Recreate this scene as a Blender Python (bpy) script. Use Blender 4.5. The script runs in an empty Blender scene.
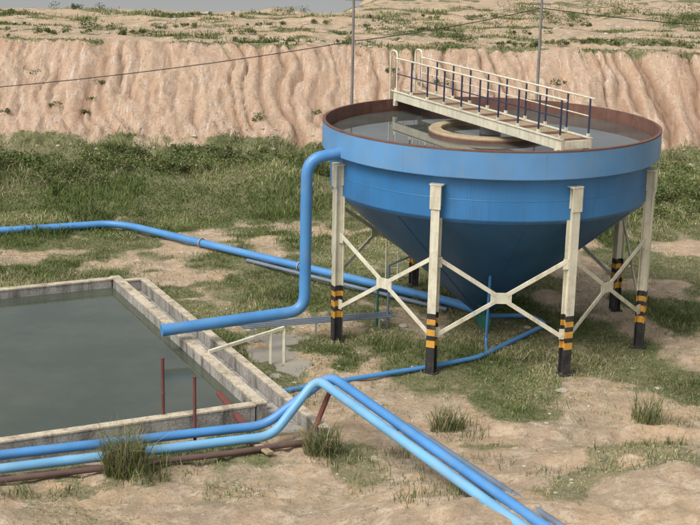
import bpy, math, random
import numpy as np
from mathutils import Vector, Matrix
random.seed(7); rng=np.random.default_rng(7)
scene=bpy.context.scene

# ------------------------------------------------------------------ materials
def new_mat(name):
    m=bpy.data.materials.new(name); m.use_nodes=True
    nt=m.node_tree; b=nt.nodes['Principled BSDF']
    return m,nt,b
def N(nt,t,**k):
    n=nt.nodes.new(t)
    for a,v in k.items():
        if a in n.inputs.keys(): n.inputs[a].default_value=v
        else: setattr(n,a,v)
    return n
def coords(nt,scale=(1,1,1)):
    tc=nt.nodes.new('ShaderNodeTexCoord'); mp=nt.nodes.new('ShaderNodeMapping')
    nt.links.new(tc.outputs['Object'],mp.inputs[0]); mp.inputs['Scale'].default_value=scale
    return mp.outputs[0]
def noise(nt,co,scale,detail=5,rough=.6):
    n=nt.nodes.new('ShaderNodeTexNoise'); n.inputs['Scale'].default_value=scale
    n.inputs['Detail'].default_value=min(detail,5); n.inputs['Roughness'].default_value=rough
    nt.links.new(co,n.inputs['Vector']); return n.outputs['Fac']
def ramp(nt,fac,p0,p1,c0=(0,0,0,1),c1=(1,1,1,1)):
    r=nt.nodes.new('ShaderNodeValToRGB'); e=r.color_ramp.elements
    e[0].position=p0;e[1].position=p1;e[0].color=c0;e[1].color=c1
    nt.links.new(fac,r.inputs[0]); return r.outputs[0]
def mix(nt,fac,a,b,mode='MIX'):
    m=nt.nodes.new('ShaderNodeMix'); m.data_type='RGBA'; m.blend_type=mode
    for s,v in ((0,fac),(6,a),(7,b)):
        if isinstance(v,(int,float)): m.inputs[s].default_value=v
        elif isinstance(v,tuple): m.inputs[s].default_value=(*v[:3],1)
        else: nt.links.new(v,m.inputs[s])
    return m.outputs[2]
def mul(nt,a,k):
    f=N(nt,'ShaderNodeMath',operation='MULTIPLY'); nt.links.new(a,f.inputs[0])
    if isinstance(k,float): f.inputs[1].default_value=k
    else: nt.links.new(k,f.inputs[1])
    return f.outputs[0]
def bump(nt,b,h,strength=.3,dist=.02):
    n=nt.nodes.new('ShaderNodeBump'); n.inputs['Strength'].default_value=strength; n.inputs['Distance'].default_value=dist
    nt.links.new(h,n.inputs['Height']); nt.links.new(n.outputs[0],b.inputs['Normal'])
def paint(name,c,rough=.45,dirt=(.12,.09,.06),amt=.5,scale=1.5,streak=True,fade=.12):
    m,nt,b=new_mat(name)
    co=coords(nt)
    f1=ramp(nt,noise(nt,co,scale,5,.7),.50,.74)
    base=mix(nt,ramp(nt,noise(nt,co,scale*.6,2),.3,.7),tuple(v*(1-fade) for v in c),tuple(min(1,v*(1+fade)+.01) for v in c))
    if streak:
        cs=coords(nt,(5,5,.35)); f2=ramp(nt,noise(nt,cs,1.2,4,.7),.48,.78)
        base=mix(nt,mul(nt,f2,amt),base,dirt)
    base=mix(nt,mul(nt,f1,amt),base,dirt)
    nt.links.new(base,b.inputs['Base Color']); b.inputs['Roughness'].default_value=rough
    return m
M={}
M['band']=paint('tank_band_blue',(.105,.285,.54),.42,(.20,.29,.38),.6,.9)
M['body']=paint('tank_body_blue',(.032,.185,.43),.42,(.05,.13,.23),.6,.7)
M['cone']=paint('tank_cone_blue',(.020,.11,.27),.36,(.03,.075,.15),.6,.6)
M['rust']=paint('rust',(.17,.08,.055),.85,(.08,.04,.03),.7,2)
M['rustdark']=paint('rust_dark',(.11,.065,.055),.85,(.16,.11,.08),.7,2)
M['rustred']=paint('rust_red',(.17,.05,.04),.8,(.08,.03,.02),.6,3)
M['cream']=paint('cream_paint',(.70,.67,.52),.5,(.30,.22,.13),.5,2.2)
M['navy']=paint('navy_paint',(.015,.03,.08),.5,(.05,.03,.02),.4,3)
M['black']=paint('black_paint',(.02,.02,.022),.6,(.12,.10,.075),.6,4)
M['yellow']=paint('yellow_paint',(.70,.36,.05),.55,(.25,.15,.05),.6,4)
M['pipe']=paint('pipe_blue',(.075,.26,.55),.42,(.20,.29,.38),.55,1.3,False)
M['pipelight']=paint('pipe_light_blue',(.17,.42,.66),.42,(.32,.39,.42),.55,1.3,False)
M['pipedark']=paint('pipe_slate',(.16,.21,.28),.5,(.15,.12,.10),.5,2,False)
M['grey']=paint('grey_metal',(.33,.33,.32),.55,(.15,.11,.08),.5,2,False)
M['green']=paint('valve_green',(.02,.16,.10),.5,(.05,.05,.03),.5,4,False)
M['wood']=paint('old_timber',(.42,.32,.19),.8,(.16,.10,.06),.5,3)
M['pole']=paint('pole_grey',(.25,.23,.21),.7,(.12,.1,.08),.5,3)
M['cable']=paint('cable_black',(.02,.02,.02),.6,(.03,.03,.03),.3,3,False)
def concrete(name,c,c2,stain):
    m,nt,b=new_mat(name); co=coords(nt)
    a=mix(nt,ramp(nt,noise(nt,co,1.1,5,.7),.35,.68),c,c2)
    f=ramp(nt,noise(nt,coords(nt,(2,2,.5)),1.3,5,.7),.47,.66)
    a=mix(nt,f,a,stain); a=mix(nt,.35,a,ramp(nt,noise(nt,co,22,3),.3,.7),'OVERLAY')
    nt.links.new(a,b.inputs['Base Color']); b.inputs['Roughness'].default_value=.9
    bump(nt,b,noise(nt,co,9,5),.5,.03); return m
M['conc']=concrete('weathered_concrete',(.42,.40,.36),(.28,.26,.23),(.12,.105,.085))
M['conctop']=concrete('concrete_coping',(.62,.54,.40),(.46,.39,.28),(.27,.22,.155))
M['stone']=concrete('stone',(.55,.49,.41),(.42,.36,.29),(.28,.23,.17))
def water(name,c,rough,sc,st,c2=None):
    m,nt,b=new_mat(name); co=coords(nt)
    if c2: nt.links.new(mix(nt,ramp(nt,noise(nt,co,.35,5,.65),.4,.62),c,c2),b.inputs['Base Color'])
    else: b.inputs['Base Color'].default_value=(*c,1)
    b.inputs['Roughness'].default_value=rough; b.inputs['IOR'].default_value=1.33
    bump(nt,b,noise(nt,co,sc,3),st,.02); return m
M['pond']=water('pond_water',(.062,.076,.056),.07,2.5,.12,(.084,.096,.070))
M['tankwater']=water('tank_water',(.075,.08,.07),.02,1.2,.02,(.12,.125,.11))
M['lake']=water('lake_water',(.40,.41,.39),.15,.6,.1)
M['puddle']=water('puddle_water',(.30,.27,.21),.15,3,.1,(.42,.37,.28))

def ground_mat():
    m,nt,b=new_mat('ground_soil'); co=coords(nt)
    veg=nt.nodes.new('ShaderNodeAttribute'); veg.attribute_name='veg'
    fc=nt.nodes.new('ShaderNodeAttribute'); fc.attribute_name='face'
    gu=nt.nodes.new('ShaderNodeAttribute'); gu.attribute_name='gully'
    nA=noise(nt,co,.4,5,.68); nB=noise(nt,co,1.7,5,.72); nC=noise(nt,co,7,5,.8)
    sand=mix(nt,ramp(nt,nA,.40,.58),(.59,.425,.27),(.45,.35,.24))
    sand=mix(nt,ramp(nt,nB,.48,.66),sand,(.68,.55,.40))
    sand=mix(nt,mul(nt,ramp(nt,nC,.50,.66),.8),sand,(.32,.24,.16))
    soil=mix(nt,ramp(nt,nB,.40,.60),(.23,.22,.11),(.12,.145,.055))
    soil=mix(nt,mul(nt,ramp(nt,nC,.48,.66),.8),soil,(.40,.335,.22))
    add=N(nt,'ShaderNodeMath',operation='ADD'); nt.links.new(veg.outputs['Fac'],add.inputs[0]); nt.links.new(nC,add.inputs[1])
    f=ramp(nt,add.outputs[0],.75,1.15)
    flat=mix(nt,f,sand,soil)
    n1=noise(nt,coords(nt,(1.1,.5,.6)),.8,5,.75); n2=noise(nt,coords(nt,(4.5,.5,.9)),1.3,5,.78)
    cl=mix(nt,ramp(nt,n1,.40,.58),(.53,.355,.235),(.61,.465,.34))
    cl=mix(nt,mul(nt,ramp(nt,n2,.53,.63),.85),cl,(.71,.61,.51))
    cl=mix(nt,mul(nt,ramp(nt,n1,.52,.66),.75),cl,(.42,.245,.145))
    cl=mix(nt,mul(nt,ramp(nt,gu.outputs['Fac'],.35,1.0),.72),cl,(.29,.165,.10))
    cl=mix(nt,mul(nt,ramp(nt,nC,.52,.68),.8),cl,(.28,.19,.13))
    cl=mix(nt,f,cl,soil)
    col=mix(nt,fc.outputs['Fac'],flat,cl)
    nt.links.new(col,b.inputs['Base Color']); b.inputs['Roughness'].default_value=.95
    b.inputs['Specular IOR Level'].default_value=.15
    h=mix(nt,.5,nB,nC)
    bump(nt,b,h,1.0,.18)
    return m
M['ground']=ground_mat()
def leaf_mat():
    m,nt,b=new_mat('grass_blades'); a=nt.nodes.new('ShaderNodeAttribute'); a.attribute_name='col'
    nt.links.new(a.outputs['Color'],b.inputs['Base Color']); b.inputs['Roughness'].default_value=.75
    b.inputs['Specular IOR Level'].default_value=.15
    return m
M['leaf']=leaf_mat()

# ------------------------------------------------------------------ mesh builder
class MB:
    def __init__(s): s.v=[];s.f=[];s.m=[];s.sm=[];s.mats=[]
    def mi(s,k):
        if k not in s.mats: s.mats.append(k)
        return s.mats.index(k)
    def add(s,vs,fs,k,smooth=False):
        o=len(s.v); s.v+= [tuple(p) for p in vs]; i=s.mi(k)
        for f in fs: s.f.append([o+a for a in f]); s.m.append(i); s.sm.append(smooth)
    def hexa(s,p,k):
        s.add(p,[(3,2,1,0),(4,5,6,7),(0,1,5,4),(1,2,6,5),(2,3,7,6),(3,0,4,7)],k)
    def beam(s,p,q,w,h,k,up=(0,0,1),bev=True):
        p=Vector(p);q=Vector(q);d=(q-p).normalized();u=Vector(up)
        if abs(d.dot(u))>.99: u=Vector((0,1,0))
        r=d.cross(u).normalized();u=r.cross(d).normalized()
        c=min(w,h)*.12
        prof=[(-w/2+c,-h/2),(w/2-c,-h/2),(w/2,-h/2+c),(w/2,h/2-c),(w/2-c,h/2),(-w/2+c,h/2),(-w/2,h/2-c),(-w/2,-h/2+c)]
        vs=[p+r*a+u*b for a,b in prof]+[q+r*a+u*b for a,b in prof]
        fs=[(i,(i+1)%8,8+(i+1)%8,8+i) for i in range(8)]+[tuple(range(7,-1,-1)),tuple(range(8,16))]
        s.add(vs,fs,k)
    def tube(s,pts,r,k,n=12,cap=True):
        pts=[Vector(p) for p in pts]; rings=[]
        t=(pts[1]-pts[0]).normalized(); a=Vector((0,0,1)) if abs(t.z)<.9 else Vector((1,0,0))
        nrm=t.cross(a).normalized()
        for i,p in enumerate(pts):
            if i==0: d=(pts[1]-p)
            elif i==len(pts)-1: d=(p-pts[i-1])
            else: d=(pts[i+1]-p).normalized()+(p-pts[i-1]).normalized()
            d.normalize(); nrm=(nrm-d*nrm.dot(d)).normalized(); bn=d.cross(nrm)
            rr=r[i] if isinstance(r,(list,tuple)) else r
            rings.append([p+nrm*(rr*math.cos(2*math.pi*j/n))+bn*(rr*math.sin(2*math.pi*j/n)) for j in range(n)])
        vs=[v for g in rings for v in g]
        fs=[(i*n+j,i*n+(j+1)%n,(i+1)*n+(j+1)%n,(i+1)*n+j) for i in range(len(pts)-1) for j in range(n)]
        s.add(vs,fs,k,True)
        if cap: s.add(rings[0],[tuple(range(n-1,-1,-1))],k); s.add(rings[-1],[tuple(range(n))],k)
    def lathe(s,c,prof,k,n=96,k2=None):
        for (r0,z0),(r1,z1) in zip(prof[:-1],prof[1:]):
            vs=[];
            for r,z in ((r0,z0),(r1,z1)):
                vs+=[(c[0]+r*math.sin(2*math.pi*j/n),c[1]-r*math.cos(2*math.pi*j/n),z) for j in range(n)]
            s.add(vs,[(j,(j+1)%n,n+(j+1)%n,n+j) for j in range(n)],k,True)
    def build(s,name,parent=None):
        me=bpy.data.meshes.new(name); me.from_pydata(s.v,[],s.f)
        for k in s.mats: me.materials.append(M[k])
        me.polygons.foreach_set('material_index',s.m); me.polygons.foreach_set('use_smooth',s.sm)
        me.update(); ob=bpy.data.objects.new(name,me); scene.collection.objects.link(ob)
        if parent: ob.parent=parent
        return ob
def empty(name):
    e=bpy.data.objects.new(name,None); scene.collection.objects.link(e); return e
def fillet(pts,rad,n=7):
    pts=[Vector(p) for p in pts]; out=[pts[0]]
    for a,b,c in zip(pts[:-2],pts[1:-1],pts[2:]):
        d1=(a-b);d2=(c-b); r=min(rad,d1.length*.45,d2.length*.45)
        p=b+d1.normalized()*r;q=b+d2.normalized()*r
        for i in range(n+1):
            t=i/n; out.append(p*(1-t)**2+b*2*t*(1-t)+q*t*t)
    out.append(pts[-1]); return out
def flange(mb,p,d,r,k,th=.06):
    p=Vector(p);d=Vector(d).normalized(); mb.tube([p-d*th/2,p+d*th/2],r,k,16)

# ------------------------------------------------------------------ noise & terrain
P_=rng.permutation(512); P_=np.concatenate([P_,P_,P_]); G_=rng.random(512)
def vnoise(x,y):
    xi=np.floor(x).astype(int);yi=np.floor(y).astype(int);xf=x-xi;yf=y-yi
    u=xf*xf*(3-2*xf);v=yf*yf*(3-2*yf)
    def g(i,j): return G_[P_[(P_[i&511]+j)&511]]
    return (g(xi,yi)*(1-u)+g(xi+1,yi)*u)*(1-v)+(g(xi,yi+1)*(1-u)+g(xi+1,yi+1)*u)*v
def fbm(x,y,o=4):
    s=0;a=.5;t=0
    for i in range(o): s=s+a*vnoise(x+17.3*i,y+9.1*i);t+=a;x=x*2.03;y=y*2.03;a*=.5
    return s/t
def S(t): t=np.clip(t,0,1); return t*t*(3-2*t)
A=np.array([-.436,.900]); B=np.array([.900,.436]); FR=np.array([-2.2,36.7])
def footline(x): return 75.8+(fbm(x*.12,x*0+3.3)-.5)*3+(fbm(x*.9,x*0+5.3,3)-.5)*1.6
def topline(x): return footline(x*1.0)*0+84.0+(fbm(x*.2,x*0+8.1,4)-.5)*2.2
def gully(x,y):
    f=75.8
    wx=x+(y-f)*.22+(fbm(x*.45,y*.4,3)-.5)*1.9
    a=1-np.abs(vnoise(wx*1.3,y*.06)-.5)*2; b=1-np.abs(vnoise(wx*3.9+7,y*.18+3)-.5)*2
    am=.25+1.1*S((fbm(x*.22+60,y*.12,3)-.3)/.4)
    return a**4*am,b**3*(1.35-.6*am)
def height(x,y):
    x=np.asarray(x,float);y=np.asarray(y,float)
    foot=footline(x); top=topline(x)
    t=(y-foot)/(top-foot)
    emb=5.2*np.clip(t,0,1)**.95
    on=S(t*5)*S((1.08-t)*7)
    g1,g2=gully(x,y)
    z=emb+on*(-.46*g1-.24*g2+.2+(fbm(x*1.1,y*.9,5)-.5)*.65)
    z=z+S((y-top)/2)*((fbm(x*.35,y*.35)-.5)*.7)
    z=z+.8*np.exp(-((y-foot+.3)/1.6)**2)*fbm(x*.6,y*.6)
    z=z+1.0*np.exp(-((y-67)/3.6)**2)*S((1-x)/5)*(.3+fbm(x*.3+4,y*.3)*1.3)
    z=z+.6*np.exp(-((y-69)/3)**2)*S((x-10)/4)
    m=.85*S((37.0-y)/6)*S((x+.2-.25*(y-34))/4)+.45*S((35.5-y)/5)*S((x-5)/3.5)
    z=z+m*(.65+.6*fbm(x*.45,y*.45)) + .3*S((33-y)/4)
    z=z+.30*np.exp(-((y-33.6+.10*x-(fbm(x*.4,x*0)-.5)*1.6)/.4)**2)*S((x-4.3)/2)
    z=z+.22*np.exp(-((y-36.6+.05*x-(fbm(x*.5,x*0+4)-.5)*1.8)/.3)**2)*S((x-2.5)/2)
    near=S((74-y)/4)
    pd=S(1.9-np.hypot((x+2.3)/1.9,(y-43.0)/3.4))
    z=z+near*((fbm(x*.25,y*.25,4)-.5)*.30*(1-pd)+(fbm(x*1.4,y*1.4,5)-.5)*.20)
    rut=np.abs(fbm(x*.9+30,y*.9,3)-.5)*2
    z=z-.08*(1-S(rut*5))*S((38-y)/3)
    la=(x-FR[0])*A[0]+(y-FR[1])*A[1]; lb=(x-FR[0])*B[0]+(y-FR[1])*B[1]
    inp=S((la+1.0)/1.0)*S((15.2-la)/1.0)*S((1.5-lb)/.5)*S((lb+18)/1.0)
    z=z*(1-inp)+inp*(-.03)
    pud=S(1.05-((x+2.3)/1.5)**2-((y-43.0)/2.7)**2-(fbm(x*1.1,y*1.1,4)-.5)*2.2)
    z=z-pud*.15+.03*pd
    lk=S((y-103.5-.17*(x+25)-(fbm(x*.2,x*0+1)-.5)*2)/2)*S((2-x+(fbm(x*0+2,y*.1)-.5)*6)/5)
    z=z-lk*1.7
    return z
def veg_mask(x,y):
    v=fbm(x*.16+3,y*.11+5,5)
    v=S((v-.36)/.22)
    f=fbm(x*.7,y*.5,4); v=v*(.3+1.1*S((f-.36)/.25))
    foot=footline(x)
    strip=S((y-57)/6)*S((foot+1.4-y)/2.0); v=np.maximum(v,strip*(.45+.65*S((fbm(x*.25,y*.3,4)-.38)/.2)))
    v=np.where((y>49)&(y<64)&(x<2), np.maximum(v,.85*S((fbm(x*.25+9,y*.3,4)-.38)/.14)),v)
    v=np.maximum(v,.6*S((fbm(x*.45+2,y*.35+8,4)-.40)/.18)*S((y-38)/2))
    t=(y-foot)/(topline(x)-foot)
    v=v*np.where((t>.10)&(t<.97),.22*S((fbm(x*.9,y*.6,3)-.48)/.1),1.0)
    v=np.where(t>=.97, .8*S((fbm(x*.2,y*.75,4)-.44)/.16)*S((fbm(x*.9+4,y*.9,3)-.36)/.2)+.7*np.exp(-((t-1.03)/.06)**2)*S((fbm(x*.5,x*0)-.36)/.1), v)
    m=S((37.8-y)/3)*S((x-.2-.25*(y-34))/2.5)
    v=v*(1-.9*m)
    v=v*(1-.75*S((34.8-y)/1.5))
    v=np.maximum(v,.45*S((fbm(x*.6+12,y*.6,4)-.54)/.10)*S((36-y)/1))
    return np.clip(v,0,1)
def axis(lo,hi,step,out_lo,out_hi,g=1.22):
    a=list(np.arange(lo,hi+step/2,step)); s=step; x=a[-1]
    while x<out_hi: s*=g; x+=s; a.append(x)
    s=step;x=a[0];b=[]
    while x>out_lo: s*=g;x-=s;b.append(x)
    return np.array(b[::-1]+a)
xs=axis(-34,38,.13,-900,900); ys=np.unique(np.concatenate([axis(24,118,.17,-300,1500),np.arange(25.2,46,.17)+.085]))
X,Y=np.meshgrid(xs,ys); Z=height(X,Y)
nx,ny=len(xs),len(ys)
me=bpy.data.meshes.new('ground'); co=np.stack([X,Y,Z],-1).reshape(-1,3)
idx=np.arange(nx*ny).reshape(ny,nx)
q=np.stack([idx[:-1,:-1],idx[:-1,1:],idx[1:,1:],idx[1:,:-1]],-1).reshape(-1,4)
me.vertices.add(len(co)); me.vertices.foreach_set('co',co.ravel())
me.loops.add(q.size); me.loops.foreach_set('vertex_index',q.ravel().astype(np.int32))
me.polygons.add(len(q)); me.polygons.foreach_set('loop_start',(np.arange(len(q))*4).astype(np.int32))
me.polygons.foreach_set('loop_total',np.full(len(q),4,np.int32))
me.update(calc_edges=True); me.polygons.foreach_set('use_smooth',np.ones(len(q),bool))
def attr(n,v): a=me.attributes.new(n,'FLOAT','POINT'); a.data.foreach_set('value',v.ravel().astype(np.float32))
attr('veg',veg_mask(X,Y))
foot=footline(X); t=(Y-foot)/(topline(X)-foot)
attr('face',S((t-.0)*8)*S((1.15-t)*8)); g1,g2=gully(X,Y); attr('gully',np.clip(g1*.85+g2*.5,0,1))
me.materials.append(M['ground'])
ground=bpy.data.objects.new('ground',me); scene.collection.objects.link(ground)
def hz(x,y): return float(height(np.array([x]),np.array([y]))[0])

# ------------------------------------------------------------------ grass / plants
def blades(name,px,py,h,w,lean,col,curve=True,zoff=0):
    n=len(px); pz=height(px,py)-.02+zoff
    ang=rng.random(n)*2*np.pi; dx=np.cos(ang);dy=np.sin(ang)
    la=rng.random(n)*2*np.pi; lx=np.cos(la)*lean*h; ly=np.sin(la)*lean*h
    v=np.zeros((n,5,3))
    v[:,0]=np.stack([px-dx*w/2,py-dy*w/2,pz],-1); v[:,1]=np.stack([px+dx*w/2,py+dy*w/2,pz],-1)
    mx=px+lx*.35;my=py+ly*.35;mz=pz+h*.6
    v[:,2]=np.stack([mx+dx*w*.4,my+dy*w*.4,mz],-1); v[:,3]=np.stack([mx-dx*w*.4,my-dy*w*.4,mz],-1)
    v[:,4]=np.stack([px+lx,py+ly,pz+h*(1-.3*lean)],-1)
    b=np.arange(n)[:,None]*5
    loops=np.concatenate([b+[[0,1,2,3]],b+[[3,2,4]]],1).ravel()
    ls=(np.arange(n)[:,None]*7+[[0,4]]).ravel(); lt=np.tile([4,3],n)
    me=bpy.data.meshes.new(name)
    me.vertices.add(n*5); me.vertices.foreach_set('co',v.ravel())
    me.loops.add(len(loops)); me.loops.foreach_set('vertex_index',loops.astype(np.int32))
    me.polygons.add(2*n); me.polygons.foreach_set('loop_start',ls.astype(np.int32)); me.polygons.foreach_set('loop_total',lt.astype(np.int32))
    me.update(calc_edges=True)
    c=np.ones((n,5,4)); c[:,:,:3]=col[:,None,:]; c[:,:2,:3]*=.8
    a=me.attributes.new('col','FLOAT_COLOR','POINT'); a.data.foreach_set('color',c.ravel().astype(np.float32))
    me.materials.append(M['leaf']); ob=bpy.data.objects.new(name,me); scene.collection.objects.link(ob); return ob
GREENS=np.array([[.135,.195,.05],[.175,.235,.07],[.23,.255,.085],[.36,.32,.165],[.45,.39,.25],[.095,.145,.045]])
def gcol(n,dry):
    w=rng.random(n); k=np.where(w<dry,rng.choice([3,4],n),rng.choice([0,1,2,5,1],n))
    return GREENS[k]*(.75+.5*rng.random((n,1)))
def blocked(x,y):
    la=(x-FR[0])*A[0]+(y-FR[1])*A[1]; lb=(x-FR[0])*B[0]+(y-FR[1])*B[1]
    p=(la>-.3)&(la<14.6)&(lb<1.2)
    pd=(((x+2.3)/1.0)**2+((y-43.0)/2.1)**2)<1
    return p|pd
def scatter(name,nc,per,ylo,yhi,hmin,hmax,w,spread,dry,pw=1.5):
    y=ylo+(yhi-ylo)*rng.random(nc*5); x=(rng.random(nc*5)*2-1)*(.30*y+3)
    m=veg_mask(x,y)**pw; keep=(rng.random(len(x))<m)&(~blocked(x,y)); x=x[keep][:nc];y=y[keep][:nc]
    mm=veg_mask(x,y); hv=S((fbm(x*.35+40,y*.35,3)-.35)/.35)
    hs=(hmin+(hmax-hmin)*rng.random(len(x))**2*(.3+1.2*hv))*(.4+.8*mm)
    k=per; dv=np.repeat(S((fbm(x*.28+70,y*.4,4)-.38)/.24),k); base=np.repeat(fbm(x*.3,y*.3,4),k); b2=np.repeat(fbm(x*1.3,y*1.3,2),k)
    x=np.repeat(x,k)+rng.normal(0,spread,len(x)*k); y=np.repeat(y,k)+rng.normal(0,spread,len(y)*k); hs=np.repeat(hs,k)*(.5+.7*rng.random(len(x)))
    c=gcol(len(x),dry*2*dv)*(.30+.8*base[:,None]+.45*b2[:,None])*(.8+.35*dv[:,None])
    return blades(name,x,y,hs,w*(.5+.9*rng.random(len(x))),.25+.9*rng.random(len(x)),c)
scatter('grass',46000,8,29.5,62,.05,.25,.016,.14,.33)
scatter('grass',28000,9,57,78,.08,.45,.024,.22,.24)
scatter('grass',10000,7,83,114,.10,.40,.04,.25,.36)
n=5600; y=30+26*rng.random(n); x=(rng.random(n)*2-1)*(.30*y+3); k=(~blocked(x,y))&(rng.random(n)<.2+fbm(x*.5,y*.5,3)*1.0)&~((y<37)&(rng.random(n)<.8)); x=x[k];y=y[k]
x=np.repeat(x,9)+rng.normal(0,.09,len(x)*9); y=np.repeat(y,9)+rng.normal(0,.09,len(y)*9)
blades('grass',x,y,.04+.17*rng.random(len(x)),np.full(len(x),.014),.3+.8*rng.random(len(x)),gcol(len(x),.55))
def tussock(x,y,n,h,r,dry=.4):
    a=rng.random(n)*6.28;d=r*np.sqrt(rng.random(n))*.6
    px=x+np.cos(a)*d;py=y+np.sin(a)*d*(.7+.6*rng.random())
    blades('grass_tussock',px,py,h*(.2+.8*rng.random(n)**1.4),.012+.010*rng.random(n),.1+1.0*rng.random(n)**1.2,gcol(n,dry)*(.6+.3*rng.random((n,1))))
for t_ in [(-5.55,33.2,900,1.55,.9),(-5.1,33.0,260,.8,1.2),(-.62,34.5,480,1.15,.8),(-.2,34.2,180,.5,1.2),(2.75,36.3,300,1.05,.8),(3.1,36.1,160,.5,1.3),(8.4,37.4,240,1.2,.7),(8.7,37.0,160,.5,1.4),(1.6,34.4,160,.4,1.3),(-7.9,31.4,160,.45,.9),(-6.9,31.6,120,.35,1.0),(5.2,31.6,120,.3,1.3),(3.4,33.0,120,.3,1.6),(-2.6,32.0,120,.3,1.6),(-1.9,69.5,400,1.9,1.0),(9.3,34.6,160,.5,1.6),(-4.2,34.0,220,.4,1.6),(1.0,32.4,180,.35,1.8),(2.0,30.4,260,.45,1.6),(7.0,32.2,200,.4,1.8),(-1.3,38.6,160,.4,1.2),(5.6,38.4,160,.35,1.5)]:
    tussock(*t_)
def bush(x,y,rx,ry,h,n,name='bush',dk=1.0):
    pz=hz(x,y); k=max(5,int(rx*5)); cen=np.stack([x+rng.normal(0,rx*.6,k),y+rng.normal(0,ry*.5,k),pz+h*(.1+.5*rng.random(k))],-1)
    rad=h*(.16+.3*rng.random(k)); ci=rng.integers(0,k,n)
    d=rng.normal(size=(n,3)); d/=np.linalg.norm(d,axis=1)[:,None]; p=cen[ci]+d*(rad[ci]*(.3+1.0*rng.random(n)**.7))[:,None]*np.array([1.5,1.5,1.0])
    p[:,2]=np.maximum(p[:,2],pz)
    s=.03+.055*rng.random(n); u=rng.normal(size=(n,3));u/=np.linalg.norm(u,axis=1)[:,None]; w=np.cross(u,rng.normal(size=(n,3)));w/=np.linalg.norm(w,axis=1)[:,None]
    v=np.stack([p-u*s[:,None],p+w*s[:,None]*.45,p+u*s[:,None],p-w*s[:,None]*.45],1)
    me=bpy.data.meshes.new(name); me.from_pydata(v.reshape(-1,3).tolist(),[],(np.arange(n)[:,None]*4+[[0,1,2,3]]).tolist())
    c=np.ones((n,4,4)); tone=(.5+.5*rng.random(k))*dk
    c[:,:,:3]=(gcol(n,.15)*tone[ci][:,None])[:,None,:]*.85
    a=me.attributes.new('col','FLOAT_COLOR','POINT'); a.data.foreach_set('color',c.ravel().astype(np.float32))
    me.materials.append(M['leaf']); ob=bpy.data.objects.new(name,me); scene.collection.objects.link(ob)
for i in range(78):
    x=-21+ 22*random.random(); y=(63.5 if x<-10 else 67)+random.random()*(12 if x<-10 else 8.5)
    bush(x,y,.6+random.random()*1.3,.6,.35+.65*random.random(),800)
for i in range(28):
    x=11+ 13*random.random(); y=62+13*random.random()
    bush(x,y,.9+random.random()*.8,.7,.5+.8*random.random(),700)
for i in range(16):
    x=-20+ 38*random.random(); y=76.5+ 6*random.random()
    bush(x,y,.35,.3,.25+.2*random.random(),140)
for i in range(44):
    x=-26+ 56*random.random(); y=85+ 4*random.random() if i<22 else 88+18*random.random()
    bush(x,y,.8+random.random(),.6,.25+.45*random.random(),420)
for i in range(16):
    x=8+ 24*random.random(); y=100+14*random.random()
    bush(x,y,1.8,1.2,.7+.8*random.random(),600)

# ------------------------------------------------------------------ stones
def stones(name,pts,k):
    mb=MB()
    for (x,y,s) in pts:
        z=hz(x,y); n=7; vs=[]
        for ph,rr in ((-.5,.7),(.15,1),(.6,.55)):
            for j in range(n): 
                a=2*math.pi*j/n; q=s*rr*(.75+.5*random.random()); vs.append((x+q*math.cos(a),y+q*math.sin(a)*.8,z+s*ph*.7))
        fs=[(i*n+j,i*n+(j+1)%n,(i+1)*n+(j+1)%n,(i+1)*n+j) for i in range(2) for j in range(n)]+[tuple(range(2*n,3*n))]
        mb.add(vs,fs,k)
    return mb.build(name)
pts=[]
for i in range(900):
    y=30+30*random.random(); x=(random.random()*2-1)*(.28*y+1)
    if blocked(np.array([x]),np.array([y]))[0]: continue
    pts.append((x,y,.015+.06*random.random()**3))
for i in range(6): pts.append((random.uniform(1,10),random.uniform(38,48),.12+.08*random.random()))
for i in range(200):
    x=-24+50*random.random(); y=75+3*random.random()
    pts.append((x,y,.05+.14*random.random()**3))
for i in range(260):
    x=-28+60*random.random(); y=84+20*random.random()
    pts.append((x,y,.06+.2*random.random()**2))
stones('stones',pts,'stone')

# ------------------------------------------------------------------ lake and puddle
def flat(name,x0,x1,y0,y1,z,k):
    mb=MB(); mb.add([(x0,y0,z),(x1,y0,z),(x1,y1,z),(x0,y1,z)],[(0,1,2,3)],k); return mb.build(name)
flat('lake_water',-500,40,99,900,4.5,'lake')
mb=MB(); mb.add([(-2.2+2.0*math.cos(a),43.0+4.0*math.sin(a),-.085) for a in np.linspace(0,2*math.pi,40,endpoint=False)],[tuple(range(40))],'puddle'); mb.build('puddle')

# ------------------------------------------------------------------ settling pond
def L(a,b,z): p=FR+A*a+B*b; return (p[0],p[1],z)
pond=empty('settling_pond')
def wall(name,a0,a1,b0,b1,z0,z1,cop=.05,par=pond,k='conc'):
    mb=MB(); mb.hexa([L(a0,b0,z0),L(a0,b1,z0),L(a1,b1,z0),L(a1,b0,z0)][::-1]+[L(a0,b0,z1),L(a0,b1,z1),L(a1,b1,z1),L(a1,b0,z1)][::-1],k)
    e=.02
    if cop: mb.hexa([L(a0-e,b0-e,z1+.003),L(a0-e,b1+e,z1+.003),L(a1+e,b1+e,z1+.003),L(a1+e,b0-e,z1+.003)][::-1]+[L(a0-e,b0-e,z1+cop),L(a0-e,b1+e,z1+cop),L(a1+e,b1+e,z1+cop),L(a1+e,b0-e,z1+cop)][::-1],'conctop')
    return mb.build(name,par)
wall('front_wall',0,.26,-18,-.34,-.3,.55)
wall('right_wall',0,14,-.29,0,-.3,.58)
wall('back_wall',13.74,14,-18,-.34,-.3,.55)
wall('left_wall',.32,13.68,-18,-17.6,-.3,.55)
wall('channel_wall',-1.9,13.8,.78,1.0,-.3,.40)
wall('channel_end',13.85,14.05,.06,1.0,-.3,.40)
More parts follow.
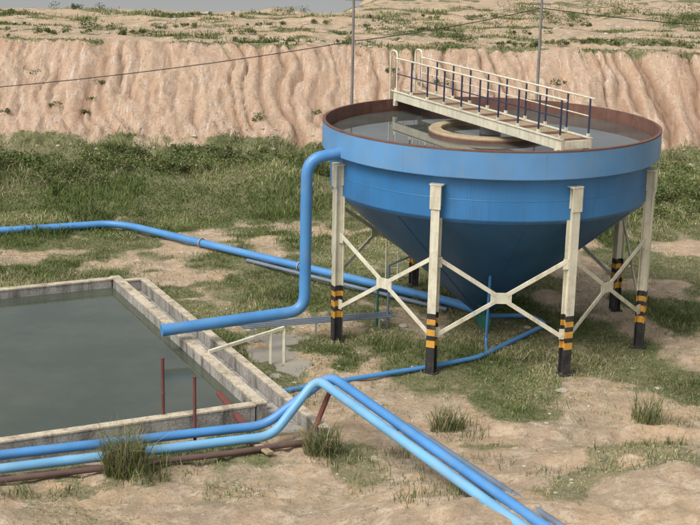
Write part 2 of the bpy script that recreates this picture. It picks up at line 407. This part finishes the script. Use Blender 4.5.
mb=MB(); mb.add([L(-1.5,.02,.03),L(-1.5,.75,.03),L(13.8,.75,.03),L(13.8,.02,.03)],[(0,1,2,3)],'conc'); mb.build('channel_floor',pond)
mb=MB(); mb.add([L(.2,-17.7,.27),L(.2,-.2,.27),L(13.8,-.2,.27),L(13.8,-17.7,.27)],[(0,1,2,3)],'pond'); mb.build('pond_water',pond)

# ------------------------------------------------------------------ thickener tank
C=(4.5,46.2); tank=empty('thickener_tank')
mb=MB()
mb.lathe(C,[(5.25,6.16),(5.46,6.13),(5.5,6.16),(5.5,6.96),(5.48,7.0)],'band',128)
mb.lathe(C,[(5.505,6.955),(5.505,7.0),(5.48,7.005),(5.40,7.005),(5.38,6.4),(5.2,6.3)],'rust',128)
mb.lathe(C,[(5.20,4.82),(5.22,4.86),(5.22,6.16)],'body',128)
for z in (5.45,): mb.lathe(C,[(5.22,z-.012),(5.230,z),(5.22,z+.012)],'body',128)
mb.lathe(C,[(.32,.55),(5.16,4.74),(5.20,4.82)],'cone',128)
mb.build('shell',tank)
mb=MB()
for j in range(8):
    a=math.radians(8+45*j); p=[(C[0]+r*math.sin(a),C[1]-r*math.cos(a),z-.004) for r,z in ((.35,.57),(5.15,4.73))]
    mb.tube(p,.012,'cone',6)
for j in range(8):
    a=math.radians(12+45*j); mb.tube([(C[0]+5.496*math.sin(a),C[1]-5.496*math.cos(a),z) for z in (6.17,6.95)],.009,'band',6)
for j in range(8):
    a=math.radians(34+45*j); mb.tube([(C[0]+5.217*math.sin(a),C[1]-5.217*math.cos(a),z) for z in (4.87,6.12)],.009,'body',6)
mb.build('weld_seams',tank)
mb=MB(); n=96; mb.add([(C[0]+5.3*math.sin(2*math.pi*j/n),C[1]-5.3*math.cos(2*math.pi*j/n),6.6) for j in range(n)],[tuple(range(n))],'tankwater'); mb.build('tank_water',tank)
mb=MB(); mb.lathe(C,[(2.0,6.3),(2.02,6.72),(1.98,6.76),(1.62,6.76),(1.60,6.72),(1.6,6.3)],'wood',72)
mb.lathe(C,[(2.025,6.55),(2.03,6.68)],'rust',72)
mb.lathe(C,[(.0,7.1),(.35,7.1),(.35,6.3)],'grey',32)
mb.build('feedwell',tank)
mb=MB()
mb.lathe(C,[(.32,.55),(.32,.50),(.16,.45),(.16,-.2)],'cone',32)
mb.lathe(C,[(.26,.36),(.26,.30)],'green',24); mb.lathe(C,[(0,.36),(.26,.36)],'green',24)
mb.tube([(4.5,45.2,.45),(4.5,46.2,.45)],.13,'green',14); flange(mb,(4.5,45.2,.45),(0,1,0),.22,'green',.07)
mb.tube([(4.5,45.35,.45),(4.5,45.35,.95)],.04,'green',8)
mb.tube([(4.5+.2*math.cos(a),45.35+.2*math.sin(a),.95) for a in np.linspace(0,6.28,17)],.02,'green',6,False)
mb.beam((4.3,45.35,.95),(4.7,45.35,.95),.02,.02,'green')
mb.build('outlet_valve',tank)
phi=math.radians(23.45); Rp=5.33; foot=[]
for k in range(8):
    a=phi+k*math.pi/4; foot.append((C[0]+Rp*math.sin(a),C[1]-Rp*math.cos(a),a))
mb=MB()
for x,y,a in foot:
    up=(math.sin(a),-math.cos(a),0)
    zb=min(0,hz(x,y))-.1
    w=.27
    segs=[(zb,.85,'black'),(.85,1.07,'yellow'),(1.07,1.22,'black'),(1.22,1.42,'yellow'),(1.42,1.57,'black'),(1.57,1.74,'yellow'),(1.74,1.92,'black'),(1.92,5.86,'cream')]
    r=Vector((math.cos(a),math.sin(a),0)); o=Vector(up)
    for z0,z1,k in segs:
        for s_ in (-1,1):
            p=Vector((x,y,0))+o*(s_*w*.5)
            mb.beam(p+Vector((0,0,z0)),p+Vector((0,0,z1)),w,.035,k,up)
        mb.beam((x,y,z0),(x,y,z1),.10,w-.04,k,up)
    mb.beam(Vector((x,y,5.865)),Vector((x,y,5.90)),.42,.40,'cream',up)
    mb.beam(Vector((x,y,5.15))+o*.175,Vector((x,y,5.86))+o*.175,.34,.03,'cream',up)
    mb.beam(Vector((x,y,5.2))-o*.14,Vector((x,y,5.86))-o*.14,.2,.16,'cream',up)
    mb.beam((x,y,zb),(x,y,.05),.46,.46,'black',up)
mb.build('support_posts',tank)
mb=MB()
for i in range(8):
    p=Vector(foot[i][:2]+(0,));q=Vector(foot[(i+1)%8][:2]+(0,)); d=(q-p).normalized(); p=p+d*.14;q=q-d*.14
    nrm=Vector((d.y,-d.x,0)); mid=(p+q)/2+Vector((0,0,2.4))
    for a_,b_,sg in ((3.58,1.22,0),(1.22,3.58,1)):
        P0=p+Vector((0,0,a_));Q0=q+Vector((0,0,b_)); dd=(Q0-P0).normalized()
        mb.beam(P0,mid-dd*.2,.05,.13,'cream',up=Vector((0,0,1))); mb.beam(mid+dd*.2,Q0,.05,.13,'cream',up=Vector((0,0,1)))
    mb.beam(mid-d*.32,mid+d*.32,.03,.34,'cream',up=(0,0,1))
    for e_,s_ in ((p,1),(q,-1)):
        for zz in (3.5,1.3): mb.beam(e_+Vector((0,0,zz-.16)),e_+Vector((0,0,zz+.16))+d*(0),.16,.03,'cream',up=nrm)
mb.build('cross_braces',tank)
# bridge
D=Vector((.44,-.898,0)).normalized(); Rr=Vector((-D.y,D.x,0))
Cc=Vector((4.5,46.2,0))-Rr*.32; L0=-5.25;L1=5.35; W=.50; zd=7.28
def Bp(l,w,z): p=Cc+D*l+Rr*w; return Vector((p.x,p.y,z))
mb=MB()
for s_ in (-W,W): 
    mb.beam(Bp(L0,s_,zd-.14),Bp(L1,s_,zd-.14),.07,.30,'cream')
    mb.beam(Bp(L0,s_,zd+.03),Bp(L1,s_,zd+.03),.14,.025,'cream'); 
nb=26
for i in range(nb):
    l=L0+(L1-L0)*(i+.5)/nb; mb.beam(Bp(l,-W+.04,zd-.03),Bp(l,W-.04,zd-.03),(L1-L0)/nb*.93,.03,'rust' if i%3==1 else 'wood')
for i in range(8):
    l=L0+(L1-L0)*(i+.5)/8; mb.beam(Bp(l,-W+.03,zd-.2),Bp(l,W-.03,zd-.2),.06,.1,'rust')
mb.beam(Bp(L1-.03,-W,zd-.14),Bp(L1-.03,W,zd-.14),.04,.26,'cream')
for l in (L0+.1,L1-.25):
    for s_ in (-W,W): mb.beam(Bp(l,s_,6.8),Bp(l,s_,zd-.29),.14,.14,'cream',up=D)
mb.build('walkway_deck',tank)
mb=MB()
H=1.2
for s_ in (-W,W):
    w=s_
    nP=10
    for i in range(nP):
        l=L0+.1+(L1-L0-.25)*i/(nP-1); mb.tube([Bp(l,w,zd+.04),Bp(l,w,zd+H)],.030,'navy',8)
        mb.beam(Bp(l,w,zd+.05),Bp(l,w,zd+.15),.09,.09,'cream',up=D)
    mb.tube([Bp(L0+.1,w,zd+H),Bp(L1+.1,w,zd+H)],.032,'cream',8)
    mb.tube([Bp(L0+.1,w,zd+H*.55),Bp(L1-.15,w,zd+H*.55)],.020,'navy' if s_<0 else 'cream',8)
for w in (-W,W):
    mb.tube(fillet([Bp(L0-.35,w,zd-.7),Bp(L0-.35,w,zd+H+.25),Bp(L0+.15,w,zd+H+.25),Bp(L0+.15,w,zd)],.25),.034,'cream',8)
mb.build('walkway_railings',tank)
mb=MB()
for w in (-.25,.25): mb.beam(Bp(L0-.75,w,0),Bp(L0-.75,w,zd),.05,.05,'cream',up=D); mb.beam(Bp(L0-.75,w,zd-.05),Bp(L0,w,zd-.05),.05,.05,'cream')
for i in range(24): mb.tube([Bp(L0-.75,-.25,.25+i*.29),Bp(L0-.75,.25,.25+i*.29)],.014,'cream',6)
mb.build('access_ladder',tank)

# ------------------------------------------------------------------ pipes
def pipe(name,pts,r,k,rad=.4,fl=(),fk=None):
    mb=MB(); mb.tube(fillet(pts,rad),r,k,16)
    for p,d in fl: flange(mb,p,d,r*1.35,fk or k,.05)
    return mb.build(name)
pipe('overflow_pipe',[(-.15,43.9,6.32),(-1.40,43.45,6.12),(-1.42,43.5,1.22),(-5.75,41.75,1.0)],.185,'pipe',.55,
     [((-.35,43.83,6.29),(1,.36,.16))])
pipe('supply_pipe',[(-26,54.6,.25),(-14.6,57.1,.25),(-10.2,58.6,.3),(-9.2,58.2,.3),(-1.9,52.3,.3),(3.6,47.9,.3),(4.4,47.0,.3)],.15,'pipe',.8,
     [((-1.9,52.3,.3),(1,-.8,0)),((-1.6,52.05,.3),(1,-.8,0)),((-6,55.6,.3),(1,-.8,0))],'grey')
pipe('branch_pipe',[(-4,53.5,.18),(-1.4,51.3,.18),(3.4,47.4,.18)],.07,'pipedark',.3)
pipe('process_pipe',[(-20,28.8,.45),(-8.63,33.1,.42),(-2.17,35.5,.42),(-.47,35.9,1.72),(4.25,28.3,1.1),(8.6,21.3,.9)],.125,'pipe',.4)
pipe('process_pipe',[(-20,28.0,.3),(-8.5,32.52,.3),(-1.95,35.05,.3),(-.82,35.9,1.62),(3.8,28.35,1.05),(8.0,21.4,.85)],.125,'pipelight',.4)
pipe('process_pipe',[(1.15,36.3,.0),(1.58,35.0,.72),(4.66,28.2,1.12),(9.0,21.2,.95)],.085,'pipedark',.3)
pipe('drain_pipe',[(-20,27.6,.12),(-8.4,32.2,.14),(-3,34.2,.14),(-.7,35.3,.12)],.08,'rustdark',.3)
pipe('riser_pipe',[(-1.0,35.1,.05),(-.42,36.35,1.25)],.07,'rustred',.1)
pipe('underflow_pipe',[(-2.0,38.9,.12),(0,40.1,.12),(2.45,41.4,.12),(4.1,42.4,.14),(6.7,46.0,.16),(6.2,46.9,.18),(4.6,46.3,.3)],.075,'pipe',.4)
pipe('flushing_pipe',[(4.5,44.6,3.15),(4.48,43.7,3.0),(4.45,43.9,.2),(4.4,43.0,.14)],.045,'pipe',.2)
mb=MB()
for i in range(4):
    o=.16*i; mb.tube([(-3.6+o*.4,44.2-o,.5),(1.4+o*.4,45.9-o,.5)],.026,'pipedark',8)
for x,y in ((-3.2,44.3),(-1.2,45.0),(.9,45.7)): mb.beam((x+.0,y,.45),(x+.25,y-.65,.45),.05,.05,'grey'); mb.beam((x+.12,y-.3,-.1),(x+.12,y-.3,.43),.06,.06,'grey')
mb.build('pipe_rack')
mb=MB(); mb.tube([(1.3,45.6,0),(1.3,45.6,2.2)],.04,'pipedark',8); mb.tube([(.95,45.8,0),(.95,45.8,1.3)],.04,'green',8); mb.tube([(1.3,45.6,2.2),(2.3,46.2,2.5)],.03,'pipedark',8); mb.build('sampling_pipe')
mb=MB(); mb.beam((-4.2,40.75,.68),(-2.0,42.15,1.05),.09,.11,'cream')
for x,y in ((-2.4,41.9),(-2.0,42.15)): mb.beam((x,y,-.1),(x,y,1.0),.09,.09,'cream')
mb.build('handrail')
for x,y,h in ((-4.9,35.7,2.15),(-3.98,35.0,1.9)):
    mb=MB(); mb.tube([(x,y,-.1),(x,y,h)],.045,'rustred',10); mb.tube([(x,y,h),(x,y,h+.03)],.06,'rustred',10); mb.tube([(x,y,h*.55),(x,y,h*.55+.05)],.055,'rust',10); mb.build('steel_post')
mb=MB(); mb.beam((-3.55,37.1,.72),(-2.75,35.9,.25),.16,.12,'rustred'); mb.build('steel_beam')
mb=MB(); mb.beam((-2.75,35.5,.12),(-1.95,34.3,.12),.20,.07,'wood'); mb.build('timber_plank')
for x in (-.1,8.5):
    mb=MB(); mb.tube([(x,66,-.3),(x+.02,66,6),(x,66,12)],[.085,.07,.055],'pole',10); mb.beam((x-.4,66,9.3),(x+.4,66,9.3),.06,.08,'pole')
    mb.build('utility_pole')
def sag(p,q,s,n=14):
    p=Vector(p);q=Vector(q); return [p.lerp(q,i/n)-Vector((0,0,s*4*(i/n)*(1-i/n))) for i in range(n+1)]
mb=MB(); mb.tube(sag((-30,66,3.9),(-.1,66,7.4),.55)+sag((-.1,66,7.4),(8.5,66,9.1),.12)[1:]+sag((8.5,66,9.1),(30,66,8.6),.5)[1:],.022,'cable',6); mb.build('overhead_cable')

# ------------------------------------------------------------------ light, world, camera
el,az=math.radians(52),math.radians(225)
w=bpy.data.worlds.new('World'); scene.world=w; w.use_nodes=True; nt=w.node_tree; bg=nt.nodes['Background']
sky=nt.nodes.new('ShaderNodeTexSky'); sky.sky_type='NISHITA'; sky.sun_disc=False; sky.sun_elevation=el; sky.sun_rotation=az; sky.dust_density=6; sky.air_density=1
hs=nt.nodes.new('ShaderNodeHueSaturation'); hs.inputs['Saturation'].default_value=.35
nt.links.new(sky.outputs[0],hs.inputs['Color']); nt.links.new(hs.outputs[0],bg.inputs[0]); bg.inputs[1].default_value=.15
sd=bpy.data.lights.new('sun','SUN'); sd.energy=1.45; sd.angle=math.radians(20); sd.color=(1,.985,.96)
so=bpy.data.objects.new('sun',sd); scene.collection.objects.link(so)
dirv=Vector((math.sin(az)*math.cos(el),math.cos(az)*math.cos(el),math.sin(el)))
so.rotation_euler=dirv.to_track_quat('Z','Y').to_euler()
cam=bpy.data.cameras.new('camera'); co_=bpy.data.objects.new('camera',cam); scene.collection.objects.link(co_)
th=0.2594; r=0.0216
F=Vector((0,math.cos(th),-math.sin(th)));U=Vector((0,math.sin(th),math.cos(th)));R0=Vector((1,0,0))
Rv=R0*math.cos(r)+U*math.sin(r); Uv=-R0*math.sin(r)+U*math.cos(r)
mw=Matrix(((Rv.x,Uv.x,-F.x,0),(Rv.y,Uv.y,-F.y,0),(Rv.z,Uv.z,-F.z,14.374),(0,0,0,1)))
co_.matrix_world=mw; cam.sensor_width=36; cam.lens=1423.4/700*36; cam.clip_end=3000; cam.clip_start=.5
scene.camera=co_
scene.view_settings.view_transform='Standard'; scene.view_settings.look='None'; scene.view_settings.exposure=0
